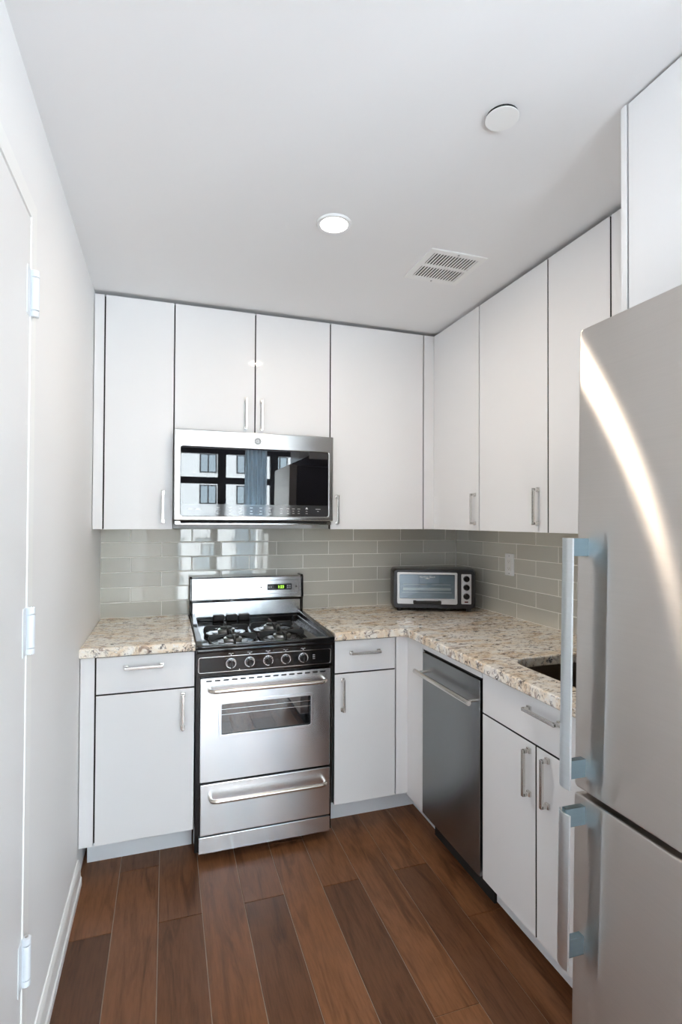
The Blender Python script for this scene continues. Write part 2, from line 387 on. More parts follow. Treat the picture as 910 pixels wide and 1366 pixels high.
# facade across the street, seen only as a reflection in the microwave door
bd = empty('street_building', (4, -46, -9), 'pale building with rows of windows mirrored in the microwave glass', 'building')
MB().box(-20, 30, -48, -46, -9, 16).build('facade', M['facade'], bd)
for i in range(14):
    for k in range(7):
        xx = 3.08+(i-6)*3.25; zz = 2.94+(k-3)*2.8
        f = MB().box(xx, xx+1.5, -46.05, -45.96, zz, zz+1.7).build('window', M['mullion'], bd)
        MB().box(xx+.12, xx+.69, -45.97, -45.95, zz+.10, zz+1.6).box(xx+.81, xx+1.38, -45.97, -45.95, zz+.10, zz+1.6).build('pane', M['far_window'], f)

# ------------------------------------------------------------------ ceiling fittings
def downlight(x, y, label):
    d = empty('recessed_downlight', (x, y, CEIL), label, 'ceiling light')
    MB().lathe((x, y, CEIL), [(.046, -.001), (.048, -.006), (.058, -.006), (.061, -.002), (.061, 0), (.046, 0)]).build('trim_ring', M['plastic'], d)
    MB().lathe((x, y, CEIL), [(.0, -.0045), (.044, -.0045), (.046, -.003), (.046, 0), (0, 0)]).build('lamp_lens', M['lens'], d)
    return d
downlight(*LIGHT_XY, 'lit round recessed ceiling downlight with white trim ring above the kitchen floor')
cp = empty('ceiling_cover_plate', (1.119, -1.778, CEIL), 'round flat white cover plate on the ceiling, unlit, with a thin shadow gap', 'cover plate')
MB().lathe((1.119, -1.778, CEIL), [(.0, -.0085), (.041, -.0085), (.042, -.0078), (.042, -.0070), (0, -.0070)], 48).build('plate', M['trim'], cp)
MB().cyl((1.119, -1.778, CEIL-.0071), (1.119, -1.778, CEIL), .0395).build('shaded_collar', M['gap'], cp)  # coloured dark to stand for the shadow between plate and ceiling
# air vent, two rows of narrow louvres
vx0, vx1, vy0, vy1 = 1.256, 1.501, -1.155, -.909
vt = empty('ceiling_vent', ((vx0+vx1)/2, (vy0+vy1)/2, CEIL), 'square white louvred air vent grille in the ceiling near the right cabinets', 'air vent')
rows = [(-1.128, -1.040), (-1.024, -.936)]
hx0, hx1 = vx0+.026, vx1-.026
MB().prism([rect(vx0, vx1, vy0, vy1)]+[rect(hx0, hx1, a, b) for a, b in rows], .006, .0015, Matrix.Translation((0, 0, CEIL-.0065))).build('vent_frame', M['trim'], vt)
MB().box(vx0+.01, vx1-.01, vy0+.01, vy1-.01, CEIL-.0010, CEIL-.0002).build('vent_duct', M['gap'], vt)
gm = MB(); n = 15
for k in range(n):
    xx = hx0+(k+.5)*(hx1-hx0)/n
    for a, b in rows: gm.box(-.0029, .0029, a-.001, b+.001, -.0008, .0008, mtx=Matrix.Translation((xx, 0, CEIL-.0052)) @ Matrix.Rotation(.12, 4, 'Y'))
tag(gm.build('louvres', M['trim'], vt, smooth=False))
for yy in (-1.143, -.921): MB().cyl((1.3785, yy, CEIL-.0078), (1.3785, yy, CEIL-.006), .004).build('screw', M['mark_grey'], vt)

# ------------------------------------------------------------------ cabinets
def pull(name, parent, mtx, length=.145, so=.030):
    """square bar pull: bar along local u, standing off along w"""
    mb = MB(); L = length/2
    mb.box(-L, L, -.0055, .0055, so-.009, so, .0015, mtx=mtx)
    for s in (-1, 1):
        a, b = sorted((s*L, s*(L-.011)))
        mb.box(a, b, -.0055, .0055, .006, so-.002, .001, mtx=mtx)
        a, b = sorted((s*(L+.003), s*(L-.014)))
        mb.box(a, b, -.0085, .0085, 0, .008, .0015, mtx=mtx)
    return mb.build(name, M['nickel'], parent)
def back_pull(parent, x, z, y, vertical=True):
    m = front(y) @ Matrix.Translation((x, z, 0))
    return pull('handle', parent, m @ Matrix.Rotation(PI/2, 4, 'Z') if vertical else m)
def right_pull(parent, y, z, x, vertical=True):
    m = facing_left(x) @ Matrix.Translation((-y, z, 0))
    return pull('handle', parent, m @ Matrix.Rotation(PI/2, 4, 'Z') if vertical else m)
GAP = .0030
ZB, ZT = 1.372, 2.429
YU, YB = -.349, -.648             # door faces of wall units and base units (back run)
XU, XB = W-.349, W-.648           # same for the right run
def carcass_back(parent, x0, x1, z0, z1, yf):
    mb = MB().box(x0+.001, x1-.001, yf+.024, -.001, z0+.001, z1)
    mb.mi = 1; mb.box(x0+.001, x1-.001, yf+.021, yf+.024, z0+.002, z1)  # dark sheet painting the shade behind the door gaps
    return mb.build('carcass', [M['carcass'], M['edge']], parent)
def carcass_right(parent, y0, y1, z0, z1, xf):
    mb = MB().box(xf+.024, W-.001, y0+.001, y1-.001, z0+.001, z1)
    mb.mi = 1; mb.box(xf+.021, xf+.024, y0+.001, y1-.001, z0+.002, z1)  # same painted seam shade for the right run
    return mb.build('carcass', [M['carcass'], M['edge']], parent)
def panel_back(name, parent, x0, x1, z0, z1, yf, m='gloss'):
    mb = MB().box(x0+GAP, x1-GAP, yf, yf+.019, z0, z1, .0008, 1)
    for f in mb.bm.faces:
        if abs(f.normal.y) < .3: f.material_index = 1  # door sides coloured dark as seam shade
    return mb.build(name, [M[m], M['edge']], parent)
def panel_right(name, parent, y0, y1, z0, z1, xf, m='gloss'):
    mb = MB().box(xf, xf+.019, y0+GAP, y1-GAP, z0, z1, .0008, 1)
    for f in mb.bm.faces:
        if abs(f.normal.x) < .3: f.material_index = 1  # sides take the painted seam shade
    return mb.build(name, [M[m], M['edge']], parent)

s1, s2, s3, s4, s5 = .0464, .3457, .7237, 1.1085, 1.6404
G = 'white gloss wall cabinets'
c = empty('wall_cabinet', (.2, 0, ZB), 'narrow white gloss wall cabinet beside the left wall, left of the microwave', 'cabinet', G)
carcass_back(c, 0.0015, s2, ZB, ZT, YU); panel_back('filler_panel', c, -.0005, s1, ZB, ZT, YU)
d = panel_back('door', c, s1, s2, ZB, ZT, YU); back_pull(d, .300, 1.476, YU)
MZ = 1.8365
c = empty('wall_cabinet', ((s2+s4)/2, 0, MZ), 'short two-door white gloss wall cabinet above the microwave', 'cabinet', G)
carcass_back(c, s2, s4, MZ, ZT, YU)
d = panel_back('door', c, s2, s3, MZ, ZT, YU); back_pull(d, .680, 1.934, YU)
d = panel_back('door', c, s3, s4, MZ, ZT, YU); back_pull(d, .757, 1.931, YU)
c = empty('wall_cabinet', (1.4, 0, ZB), 'white gloss wall cabinet with one wide door right of the microwave', 'cabinet', G)
carcass_back(c, s4, XU+.03, ZB, ZT, YU); d = panel_back('door', c, s4, s5, ZB, ZT, YU); back_pull(d, 1.147, 1.473, YU)
MB().box(s5+GAP, XU-.0005, YU, YU+.019, ZB, ZT, .0005).build('filler_panel', M['gloss'], c)
r1, r2, r3, r4 = -.7845, -1.2485, -1.5481, -1.893
c = empty('wall_cabinet', (W, -.6, ZB), 'white gloss wall cabinet of the right run nearest the corner above the toaster oven', 'cabinet', G)
carcass_right(c, r1, YU-.004, ZB, ZT, XU)
MB().box(XU, XU+.019, -.412, YU+.019, ZB, ZT, .0005).build('filler_panel', M['gloss'], c)
d = MB().box(XU-.0004, XU+.019, r1+GAP, -.4125, ZB, ZT, .0008).build('door', M['gloss'], c); right_pull(d, -.752, 1.474, XU)
c = empty('wall_cabinet', (W, -1.0, ZB), 'white gloss wall cabinet with one wide door above the outlet, second from the corner', 'cabinet', G)
carcass_right(c, r2, r1, ZB, ZT, XU); d = panel_right('door', c, r2, r1, ZB, ZT, XU); right_pull(d, -1.195, 1.474, XU)
c = empty('wall_cabinet', (W, -1.6, ZB), 'white gloss wall cabinet above the sink, partly hidden by the fridge top edge', 'cabinet', G)
carcass_right(c, r4, r2, ZB, ZT, XU); panel_right('door', c, r3, r2, ZB, ZT, XU); d = panel_right('door', c, r4, r3, ZB, ZT, XU)
# dark scribe gap strip between wall units and ceiling is the real 16 mm gap
XF = 1.384
c = empty('wall_cabinet', (W, -2.2, 1.93), 'deep white gloss cabinet above the fridge reaching the ceiling', 'cabinet', G)
mb = MB().box(XF+.022, W-.001, -2.535, -1.915, 1.93, ZT+.012); mb.mi = 1; mb.box(XF+.0195, XF+.022, -2.53, -1.914, 1.932, ZT+.01)
mb.build('carcass', [M['carcass'], M['edge']], c)
MB().box(XF-.001, W-.001, -1.911, -1.894, 1.905, ZT+.012, .001).build('side_panel', M['gloss'], c)
MB().box(XF-.001, W-.001, -2.553, -2.536, .0, ZT+.012, .001).build('side_panel', M['gloss'], c)
panel_right('door', c, -2.226, -1.912, 1.93, ZT+.010, XF); panel_right('door', c, -2.536, -2.226, 1.93, ZT+.010, XF)

# base units
ZD, ZK, ZC = .7238, .1377, .874   # drawer split, door bottom, unit top
b1 = .0570; RX0, RX1 = .437, 1.031
G = 'white gloss base cabinets'
def toe_back(parent, x0, x1): return MB().box(x0, x1, -.513, -.497, .0, ZK+.004).build('toe_kick', M['toe'], parent)
c = empty('base_cabinet', (.2, 0, 0), 'white gloss base cabinet with drawer and door between left wall and range', 'cabinet', G)
carcass_back(c, .0015, RX0-.002, ZK, ZC, YB); toe_back(c, .0175, RX0-.004)
panel_back('filler_panel', c, -.0005, b1, ZK, ZC, YB)
d = panel_back('drawer', c, b1, RX0-.002, ZD+GAP, ZC-.004, YB); back_pull(d, .236, .826, YB, False)
d = panel_back('door', c, b1, RX0-.002, ZK, ZD-GAP, YB); back_pull(d, .387, .631, YB)
b2x, b3x = 1.0405, 1.3432
c = empty('base_cabinet', (1.2, 0, 0), 'narrow white gloss base cabinet with drawer and door between range and inner corner', 'cabinet', G)
carcass_back(c, b2x-.004, XB+.1, ZK, ZC, YB); toe_back(c, b2x, 1.513)
d = panel_back('drawer', c, b2x, b3x, ZD+GAP, ZC-.004, YB); back_pull(d, 1.188, .815, YB, False)
d = panel_back('door', c, b2x, b3x, ZK, ZD-GAP, YB); back_pull(d, 1.080, .629, YB)
MB().box(b3x+GAP, XB-.0005, YB, YB+.019, ZK, ZC-.002, .0005).build('filler_panel', M['gloss'], c)
DW0, DW1 = -1.2545, -.7977
MB().box(XB, XB+.019, DW1+.002, YB+.019, ZK-.012, ZC-.002, .0005).build('filler_panel', M['gloss'], c)
MB().box(1.502, 1.518, DW1+.002, -.497, 0, ZK).build('toe_kick', M['toe'], c)
c = empty('base_cabinet', (W, -1.55, 0), 'white gloss two-door sink base cabinet with long drawer front beside the fridge', 'cabinet', G)
SB = -1.888
mb = MB().box(XB+.024, W-.001, SB, DW0-.004, ZK, .66); mb.box(XB+.024, W-.001, DW0-.015, DW0-.004, .66, .862).box(XB+.024, W-.001, SB, SB+.018, .66, .862).box(XB+.024, XB+.042, SB+.018, DW0-.015, .66, ZC)
mb.mi = 1; mb.box(XB+.021, XB+.024, SB, DW0-.006, ZK+.002, ZC)
mb.build('carcass', [M['carcass'], M['edge']], c)
panel_right('drawer', c, SB, DW0-.006, ZD+GAP, ZC-.003, XB); 
dd = c.children[-1]; right_pull(dd, -1.588, .828, XB, False)
d = panel_right('door', c, -1.5487, DW0-.006, ZK-.004, ZD-GAP, XB); right_pull(d, -1.520, .630, XB)
d = panel_right('door', c, SB, -1.5487, ZK-.004, ZD-GAP, XB); right_pull(d, -1.604, .634, XB)
MB().box(XB, XB+.019, DW0-.006+.002, DW1, .847, ZC-.003, .001).build('filler_panel', M['gloss'], c)
MB().box(1.470, 1.486, SB, DW0-.004, .034, ZK).build('toe_kick', M['toe'], c)

# dishwasher
c = empty('dishwasher', (1.7, -1.03, 0), 'narrow dark steel dishwasher with bar handle built in between white base cabinets', 'dishwasher')
MB().box(XB+.06, W-.02, DW0+.006, DW1-.006, .02, .862).build('tub', M['gap'], c)
MB().prism([rrect(-DW1+.006, -DW0-.006, .128, .836, .004)], .058, .003, facing_left(XB+.055)).build('door', M['dw'], c)
MB().box(XB+.004, XB+.056, DW0+.003, DW1-.003, .838, .846).build('control_strip', M['gap'], c)
MB().box(1.500, 1.515, DW0-.003, DW1, 0, .128).build('toe_kick', M['gap'], c)
hb = MB().cyl((XB-.045, DW0+.010, .756), (XB-.045, DW1-.010, .756), .0095, bev=.0015)
for yy in (DW0+.035, DW1-.035): hb.cyl((XB-.045, yy, .756), (XB-.002, yy, .756), .006)
hb.build('handle', M['nickel'], c)

# ------------------------------------------------------------------ worktops, sink, backsplash
CT0, CT1 = .876, .914
mb = MB().prism([rect(.0005, RX0-.003, -.672, -.0005)], CT1-CT0, .006, Matrix.Translation((0, 0, CT0)))
tag(mb.build('countertop', M['granite']), 'short speckled beige granite countertop between left wall and range', 'countertop')
XI, YI = XB-.024, -.672
hole = rrect(1.500, 1.905, -1.815, -1.282, .085, 10)
out = [(RX1+.004, YI), (XI-.03, YI)] + [(XI-.03+.03*math.sin(a*PI/12), YI-.03+.03*math.cos(a*PI/12)) for a in range(1, 6)] + [(XI, YI-.03), (XI, -1.890), (W-.0005, -1.890), (W-.0005, -.0005), (RX1+.004, -.0005)]
mb = MB().prism([out[::-1], hole], CT1-CT0, .006, Matrix.Translation((0, 0, CT0)))
tag(mb.build('countertop', M['granite']), 'L-shaped speckled beige granite countertop with sink cutout, under the toaster oven', 'countertop')
sk = MB()
def bowl(mb, x0, x1, y0, y1, zt, zb):
    b = bmesh.new(); rings = []
    for dx, z, r in ((.035, zt, .1), (.008, zt, .09), (.008, zt-.004, .09), (-.002, zb+.04, .085), (-.03, zb, .07)):
        lp = rrect(x0-dx, x1+dx, y0-dx, y1+dx, r, 8); rings.append([b.verts.new((x, y, z)) for x, y in lp])
    for a, c2 in zip(rings, rings[1:]):
        n = len(a)
        for k in range(n): b.faces.new((a[k], c2[k], c2[(k+1) % n], a[(k+1) % n]))
    b.faces.new(rings[-1]); bmesh.ops.recalc_face_normals(b, faces=b.faces)
    for f in b.faces: f.normal_flip() if False else None
    mb._merge(b)
bowl(sk, 1.500, 1.905, -1.815, -1.282, CT0-.0005, .69)
tag(sk.build('sink', M['sink']), 'brown grey steel undermount sink bowl in the granite behind the fridge handle', 'sink')
o = bpy.data.objects['sink']
md = o.modifiers.new('thickness', 'SOLIDIFY'); md.thickness = .0015; md.offset = -1

def tiles(name, label, n_vec, plane, lo, hi, joints):
    """rows of bevelled glass tiles, each very slightly out of true; joints(row) gives first joint"""
    b = bmesh.new(); lay = b.verts.layers.float_color.new('tone')
    TW, TH, g = .3048, .0768, .0021; z0 = CT1+.001
    for row in range(6):
        za, zb = z0+row*TH, min(z0+(row+1)*TH, ZB-.0005)
        e = joints(row); 
        while e > lo: e -= TW
        while e < hi:
            a, c = max(e, lo), min(e+TW, hi); e += TW
            if c-a < .012: continue
            tw, tt = random.uniform(-.006, .006), random.uniform(-.010, .010); tn = random.uniform(.93, 1.06)
            fr, bk = [], []
            for (u, v, inset) in ((a+g, za+g, 1), (c-g, za+g, 1), (c-g, zb-g, 1), (a+g, zb-g, 1)):
                bk.append((u, v, .0005))
            bev = .0022
            for (u, v) in ((a+g+bev, za+g+bev), (c-g-bev, za+g+bev), (c-g-bev, zb-g-bev), (a+g+bev, zb-g-bev)):
                fr.append((u, v, .008+tw*(u-(a+c)/2)+tt*(v-(za+zb)/2)))
            md_ = [(u, v, .0068) for u, v, _ in bk]
            def P(t): 
                u, v, w = t
                return (u, -w, v) if plane == 'back' else (W-w, -u, v)
            R = [[b.verts.new(P(t)) for t in L] for L in (bk, md_, fr)]
            for L in R:
                for q in L: q[lay] = (tn, tn, tn, 1)
            fs = [b.faces.new(R[2])]
            for A, B in zip(R, R[1:]):
                for k in range(4): fs.append(b.faces.new((A[k], A[(k+1) % 4], B[(k+1) % 4], B[k])))
    bmesh.ops.recalc_face_normals(b, faces=b.faces)
    gm = bmesh.new(); me = bpy.data.meshes.new(name); b.to_mesh(me); b.free(); gm.from_mesh(me)
    nf = len(gm.faces)
    bx = bmesh.ops.create_cube(gm, size=1)['verts']
    for q in bx:
        u = lo if q.co.x < 0 else hi; v = CT1+.0005 if q.co.z < 0 else ZB-.0005; w = .0001 if q.co.y < 0 else .0066
        q.co = (u, -w, v) if plane == 'back' else (W-w, -u, v)
    gm.faces.ensure_lookup_table()
    for f in gm.faces[nf:]: f.material_index = 1
    bmesh.ops.recalc_face_normals(gm, faces=gm.faces)
    gm.to_mesh(me); gm.free(); me.materials.append(M['tile']); me.materials.append(M['grout'])
    o = bpy.data.objects.new(name, me); COL.objects.link(o)
    return tag(o, label, 'backsplash')
tiles('backsplash', 'grey glass subway tile backsplash on the back wall behind the range', 0, 'back', .001, W-.0085, lambda r: .295 if r % 2 == 0 else .1425)
tiles('backsplash', 'grey glass subway tile backsplash on the right wall around the white outlet', 0, 'right', .009, 1.889, lambda r: .301 if r % 2 == 0 else .145)
# the back wall below the worktop tiles behind the range is plain; outlet plate on the right wall
c = empty('outlet', (W-.009, -.553, 1.188), 'white outlet plate on the tiled right wall beside the toaster oven', 'outlet')
FO = facing_left(W-.0085) @ Matrix.Translation((.5535, 1.188, 0))
MB().prism([rrect(-.037, .037, -.058, .058, .004)], .006, .002, FO).build('cover_plate', M['plastic'], c)
MB().prism([rrect(-.0165, .0165, -.033, .033, .003)], .003, .0008, FO @ Matrix.Translation((0, 0, .0055))).build('socket_face', M['trim'], c)
sm = MB()
for s in (-1, 1):
    for q in (-.006, .006): sm.box(q-.0008, q+.0008, s*.018-.004, s*.018+.004, .0083, .0088, mtx=FO)
    sm.cyl(FO @ Vector((0, s*.018-.008, .0083)), FO @ Vector((0, s*.018-.008, .0088)), .002)
sm.build('socket_slots', M['mark_grey'], c)
for s in (-1, 1): MB().cyl(FO @ Vector((0, s*.046, .005)), FO @ Vector((0, s*.046, .0067)), .003).build('screw', M['mark_grey'], c)

# ------------------------------------------------------------------ microwave over the range
MX0, MX1, MZ0, MZ1, MY = .3470, 1.1075, 1.398, 1.834, -.412
c = empty('microwave', (.727, 0, MZ0), 'stainless over-the-range microwave with dark mirror glass under the short cabinet', 'microwave')
MB().box(MX0+.003, MX1-.003, MY+.040, -.009, MZ0+.012, MZ1-.001, .002).build('body', M['gun'], c)
f0 = front(MY+.042)
MB().prism([rrect(MX0, MX1, MZ0+.016, MZ1-.001, .004), rrect(.3765, 1.082, 1.4345, 1.755, .010)], .042, .004, f0).build('door_frame', M['steel_warm'], c)
MB().box(.372, 1.087, MY+.006, MY+.030, 1.430, 1.760).build('door_glass', M['glass_dark'], c)
bt = MB().box(MX0+.004, MX1-.004, MY+.020, -.02, MZ0-.004, MZ0+.013, .002).build('base_pan', M['steel_warm'], c)
MB().box(MX0+.03, MX1-.03, MY+.010, MY+.030, MZ0+.003, MZ0+.0165).build('vent_slot', M['gap'], c)
cp_ = MB().box(.3772, 1.0815, MY+.0052, MY+.0063, 1.4352, 1.490).build('control_panel', mat('control_strip_glass', (.035, .035, .038), .06, spec=1.0), c)
FI = front(MY+.0052)
ic = MB()
def key(u, v, w=.012, h=.0016): ic.box(u-w/2, u+w/2, v-h/2, v+h/2, 0, .0003, mtx=FI)
for u in (.42, .455): key(u, 1.466, .022)
for k, u in enumerate((.545, .60, .65, .70, .745, .79)):
    key(u, 1.474, .014); key(u, 1.459, .010); key(u, 1.446, .014)
for u in (.845, .878, .905, .932, .972, 1.03):
    key(u, 1.472, .014 if u < 1 else .026); key(u, 1.461, .009)
    if u < 1: key(u, 1.450, .011)
for u in (.972,):
    ic.lathe((0, 0, 0), [(.0, 0), (.0045, 0), (.0045, .0003), (0, .0003)], 16, FI @ Matrix.Translation((u, 1.4755, 0)))
ic.build('key_legends', M['mark'], cp_)
bg_ = MB().lathe((0, 0, 0), [(0, 0), (.0165, 0), (.0165, .002), (.0150, .0028), (.0140, .0016), (0, .0016)], 32, front(MY) @ Matrix.Translation((.728, 1.7925, 0)))
bg_ = bg_.build('badge', M['badge'], c)
FB = front(MY-.0017) @ Matrix.Translation((.728, 1.7925, 0))
cur = MB()
def arc(cx, cy, r, a0, a1, n=12): return [FB @ Vector((cx+r*math.cos(a0+(a1-a0)*k/n), cy+r*math.sin(a0+(a1-a0)*k/n), .0003)) for k in range(n+1)]
cur.tube(arc(-.0045, 0, .0052, .6, 5.9), .0008, 6); cur.tube(arc(.0045, .003, .0036, 1.0, 5.2), .0008, 6); cur.tube(arc(.0045, -.0032, .0040, 1.2, 5.6), .0008, 6)
for k in range(4): cur.tube(arc(.0105*math.cos(k*PI/2), .0105*math.sin(k*PI/2), .004, k*PI/2+2.2, k*PI/2+4.2, 6), .0006, 6)
cur.build('monogram', M['silver'], bg_)

# ------------------------------------------------------------------ range
c = empty('range', (.733, -.35, 0), 'black and stainless freestanding gas range with four burners and five knobs', 'range')
RY = -.660
CX0, CX1 = .4365, 1.0295
MB().box(CX0, CX1, RY+.016, -.03, .035, .880, .003).build('body', M['black'], c)
for xx in (CX0+.05, CX1-.05):
    for yy in (-.58, -.1): MB().cyl((xx, yy, 0), (xx, yy, .036), .018).build('foot', M['rubber'], c)
# cooktop pan with raised side lips that rise towards the back
tp = MB().box(CX0, CX1, -.690, -.075, .868, .886, .006)
tp.prism([rect(CX0, CX1, -.690, -.075), rrect(CX0+.030, CX1-.030, -.660, -.085, .02)], .016, .005, Matrix.Translation((0, 0, .884)))
for xa, xb in ((CX0, CX0+.026), (CX1-.026, CX1)):
    tp.prism([[(-.070, .890), (-.690, .890), (-.690, .902), (-.60, .912), (-.25, .922), (-.070, .930)]], xb-xa, .004,
             Matrix(((0, 0, 1, xa), (1, 0, 0, 0), (0, 1, 0, 0), (0, 0, 0, 1))))
tp.build('cooktop', M['black'], c)
burn = [(.590, -.375), (.597, -.575), (.812, -.355), (.818, -.565)]
for k, (bx, by) in enumerate(burn):
    b = MB().lathe((bx, by, .8855), [(.066, 0), (.064, .003), (.044, .005), (0, .005)]).build('burner', M['black'], c)
    MB().lathe((bx, by, .8905), [(.030, 0), (.040, .001), (.039, .011), (.030, .013), (0, .013)]).build('burner_head', M['aluminium'], b)
    MB().lathe((bx, by, .9036), [(.026, 0), (.029, .002), (.028, .006), (.023, .008), (0, .0085)]).build('burner_cap', M['black_matte'], b)
    gm = MB()
    sq = rrect(bx-.098, bx+.098, by-.090, by+.090, .03, 5)
    gm.tube([(x, y, .8915) for x, y in sq+[sq[0]]], .0045, 8)
    for a in range(0, 8, 2):
        e = .098 if a % 4 == 0 else .090
        q = .022
        rot = Matrix.Translation((bx, by, 0)) @ Matrix.Rotation(a*PI/4, 4, 'Z')
        gm.prism([[(q, .914), (q+.016, .909), (e-.030, .900), (e-.012, .889), (e+.004, .889), (e+.005, .912), (e-.006, .920), (q+.006, .920)]], .008, .0015,
                 rot @ Matrix(((1, 0, 0, 0), (0, 0, -1, .0035), (0, 1, 0, 0), (0, 0, 0, 1))))
    gm.build('burner_grate', M['black_matte'], c)
# backguard: two stainless panels with black end caps
BX0, BX1 = .436, 1.034
bgd = MB()
for xa, xb in ((BX0-.004, BX0+.010), (BX1-.010, BX1+.004)):
    bgd.prism([[(-.012, .879), (-.086, .879), (-.086, .985), (-.094, .998), (-.098, 1.000), (-.092, 1.112), (-.082, 1.120), (-.012, 1.120)]], xb-xa, .003,
              Matrix(((0, 0, 1, xa), (1, 0, 0, 0), (0, 1, 0, 0), (0, 0, 0, 1))))
bgd.box(BX0+.006, BX1-.006, -.076, -.012, .870, 1.114, .003)
bgd = bgd.build('backguard', M['black'], c)
ud = MB().prism([[(-.076, .998), (-.093, .998), (-.095, 1.003), (-.088, 1.108), (-.080, 1.116), (-.040, 1.116)]], BX1-BX0-.016, .0025,
           Matrix(((0, 0, 1, BX0+.008), (1, 0, 0, 0), (0, 1, 0, 0), (0, 0, 0, 1)))).build('upper_panel', M['steel'], bgd)
MB().box(BX0+.012, BX1-.012, -.084, -.070, .908, .984, .003).build('lower_panel', M['steel'], bgd)
vr = MB()
for k in range(3): vr.box(BX0+.118+k*.066, BX0+.173+k*.066, -.112, -.082, .888, .920, .004)
vr.build('vent_riser', M['black_matte'], bgd)
FU = front(-.0953) @ Matrix.Translation((0, 1.005, 0)) @ Matrix.Rotation(-.0665, 4, 'X')   # slope of upper panel
def outline(mb, x0, x1, z0, z1, r, t=.0018):
    mb.prism([rrect(x0, x1, z0, z1, r), rrect(x0+t, x1-t, z0+t, z1-t, r-t)], .0007, 0, FU)
ol = MB(); outline(ol, .458, .775, .020, .086, .012); outline(ol, .792, 1.012, .014, .088, .012)
ol.build('embossed_outlines', M['mark_grey'], ud)
MB().prism([rrect(.838, .972, .034, .066, .002)], .002, .0005, FU).build('clock_bezel', M['gun'], ud)
MB().box(.872, .940, .038, .062, .0018, .0026, mtx=FU).build('clock_screen', M['screen'], ud)
MB().text('1:23', .021, FU @ Matrix.Translation((.912, .0495, .0032))).build('clock_digits', M['digit'], ud)
for u, v in ((.846, .050), (.858, .050), (.950, .055), (.962, .055), (.950, .045), (.962, .045)):
    MB().box(u-.0035, u+.0035, v-.003, v+.003, .002, .0028, .0005, mtx=FU).build('clock_button', M['mark_grey'], ud)
for u in (.804, .998): MB().cyl(FU @ Vector((u, .050, 0)), FU @ Vector((u, .050, .002)), .0035, n=14).build('screw', M['gap'], ud)
# control panel with chrome bezel and knobs
PY = RY-.004
cpn = MB().box(CX0, CX1, PY, RY+.03, .766, .870, .004).build('control_panel', M['black'], c)
FP = front(PY)
MB().prism([rrect(CX0+.010, CX1-.010, .780, .846, .010), rrect(CX0+.0125, CX1-.0125, .7825, .8435, .0085)], .0022, .0006, FP).build('bezel', M['chrome'], cpn)
for k, u in enumerate((.580, .658, .737, .814, .892)):
    kn = MB().lathe((0, 0, 0), [(0, 0), (.0215, 0), (.0215, .004), (.0170, .006), (.0155, .020), (.0135, .0225), (0, .0225)], 28, FP @ Matrix.Translation((u, .8145, .0005)))
    kn.box(-.0035, .0035, -.0155, .0155, .018, .028, .0015, mtx=FP @ Matrix.Translation((u, .8145, 0)) @ Matrix.Rotation((0, 0, .5, 0, 0)[k], 4, 'Z'))
    kn = kn.build('knob', M['black'], cpn)
    MB().lathe((0, 0, 0), [(.0188, .0), (.0216, .0), (.0216, .0056), (.0206, .0062), (.0190, .0056)], 28, FP @ Matrix.Translation((u, .8145, .0005))).build('knob_ring', M['chrome'], kn)
    if k == 2:
        tk = MB()
        for a in range(12): tk.box(-.0006, .0006, .0175, .0208, .0068, .0075, mtx=FP @ Matrix.Translation((u, .8145, 0)) @ Matrix.Rotation(a*PI/6, 4, 'Z'))
        tk.build('dial_ticks', M['mark'], kn)
mk = MB()
for k, u in enumerate((.580, .658, .737, .814, .892)):
    for q in ((-.006, .8545), (.006, .8545)): mk.box(u+q[0]-.004, u+q[0]+.004, q[1]-.001, q[1]+.001, 0, .0005, mtx=FP)
    mk.box(u-.0015, u+.0015, .848, .853, 0, .0005, mtx=FP)
for v in (.806, .814, .822): mk.box(.936, .946, v-.001, v+.001, 0, .0005, mtx=FP)
mk.build('knob_legends', M['mark'], cpn)
# oven door
OX0, OX1 = .4555, 1.0185
FD = front(RY+.014)
WX0, WX1, WZ0, WZ1 = .540, .932, .514, .647
od = MB().prism([rrect(OX0, OX1, .327, .757, .005), rrect(WX0, WX1, WZ0, WZ1, .008)], .014, .003, FD).build('oven_door', M['steel'], c)
MB().prism([rrect(WX0-.010, WX1+.010, WZ0-.010, WZ1+.010, .014), rrect(WX0+.003, WX1-.003, WZ0+.003, WZ1-.003, .007)], .0025, .001, front(RY+.0005)).build('window_trim', M['steel'], od)
MB().box(WX0-.004, WX1+.004, RY+.008, RY+.012, WZ0-.004, WZ1+.004).build('oven_window', M['oven_glass'], od)
rk = MB()
for v in (.620, .598): rk.cyl((WX0, RY+.0066, v), (WX1, RY+.0066, v), .0012, n=8)
rk.build('oven_rack', M['chrome'], od)
vs = MB(); n = 15
for k in range(n):
    u = OX0+.035+k*(OX1-OX0-.07)/(n-1); vs.prism([rrect(u-.012, u+.012, .7415, .7475, .0028, 3)], .0008, 0, front(RY+.0003))
vs.build('vent_slots', M['gap'], od)
def range_handle(parent, xa, xb, z):
    pts = []; r = .024; yo = RY-.043
    pts.append((xa, RY+.004, z)); pts.append((xa, yo+r, z))
    for k in range(1, 7): a = k*PI/12; pts.append((xa+r*(1-math.cos(a)), yo+r*(1-math.sin(a)), z))
    for k in range(0, 7): a = PI/2-k*PI/12; pts.append((xb-r*(1-math.cos(a)), yo+r*(1-math.sin(a)), z))
    pts.append((xb, RY+.004, z))
    return MB().tube(pts, .0088, 14).build('handle', M['handle_steel'], parent)
range_handle(od, .492, .989, .712)
dr = MB().prism([rrect(OX0+.003, OX1, .108, .318, .004)], .014, .003, FD).build('drawer', M['steel'], c)
range_handle(dr, .500, .991, .264)
MB().box(OX0-.002, OX1+.001, RY+.001, RY+.016, .034, .102, .003).build('kick_panel', M['steel'], c)

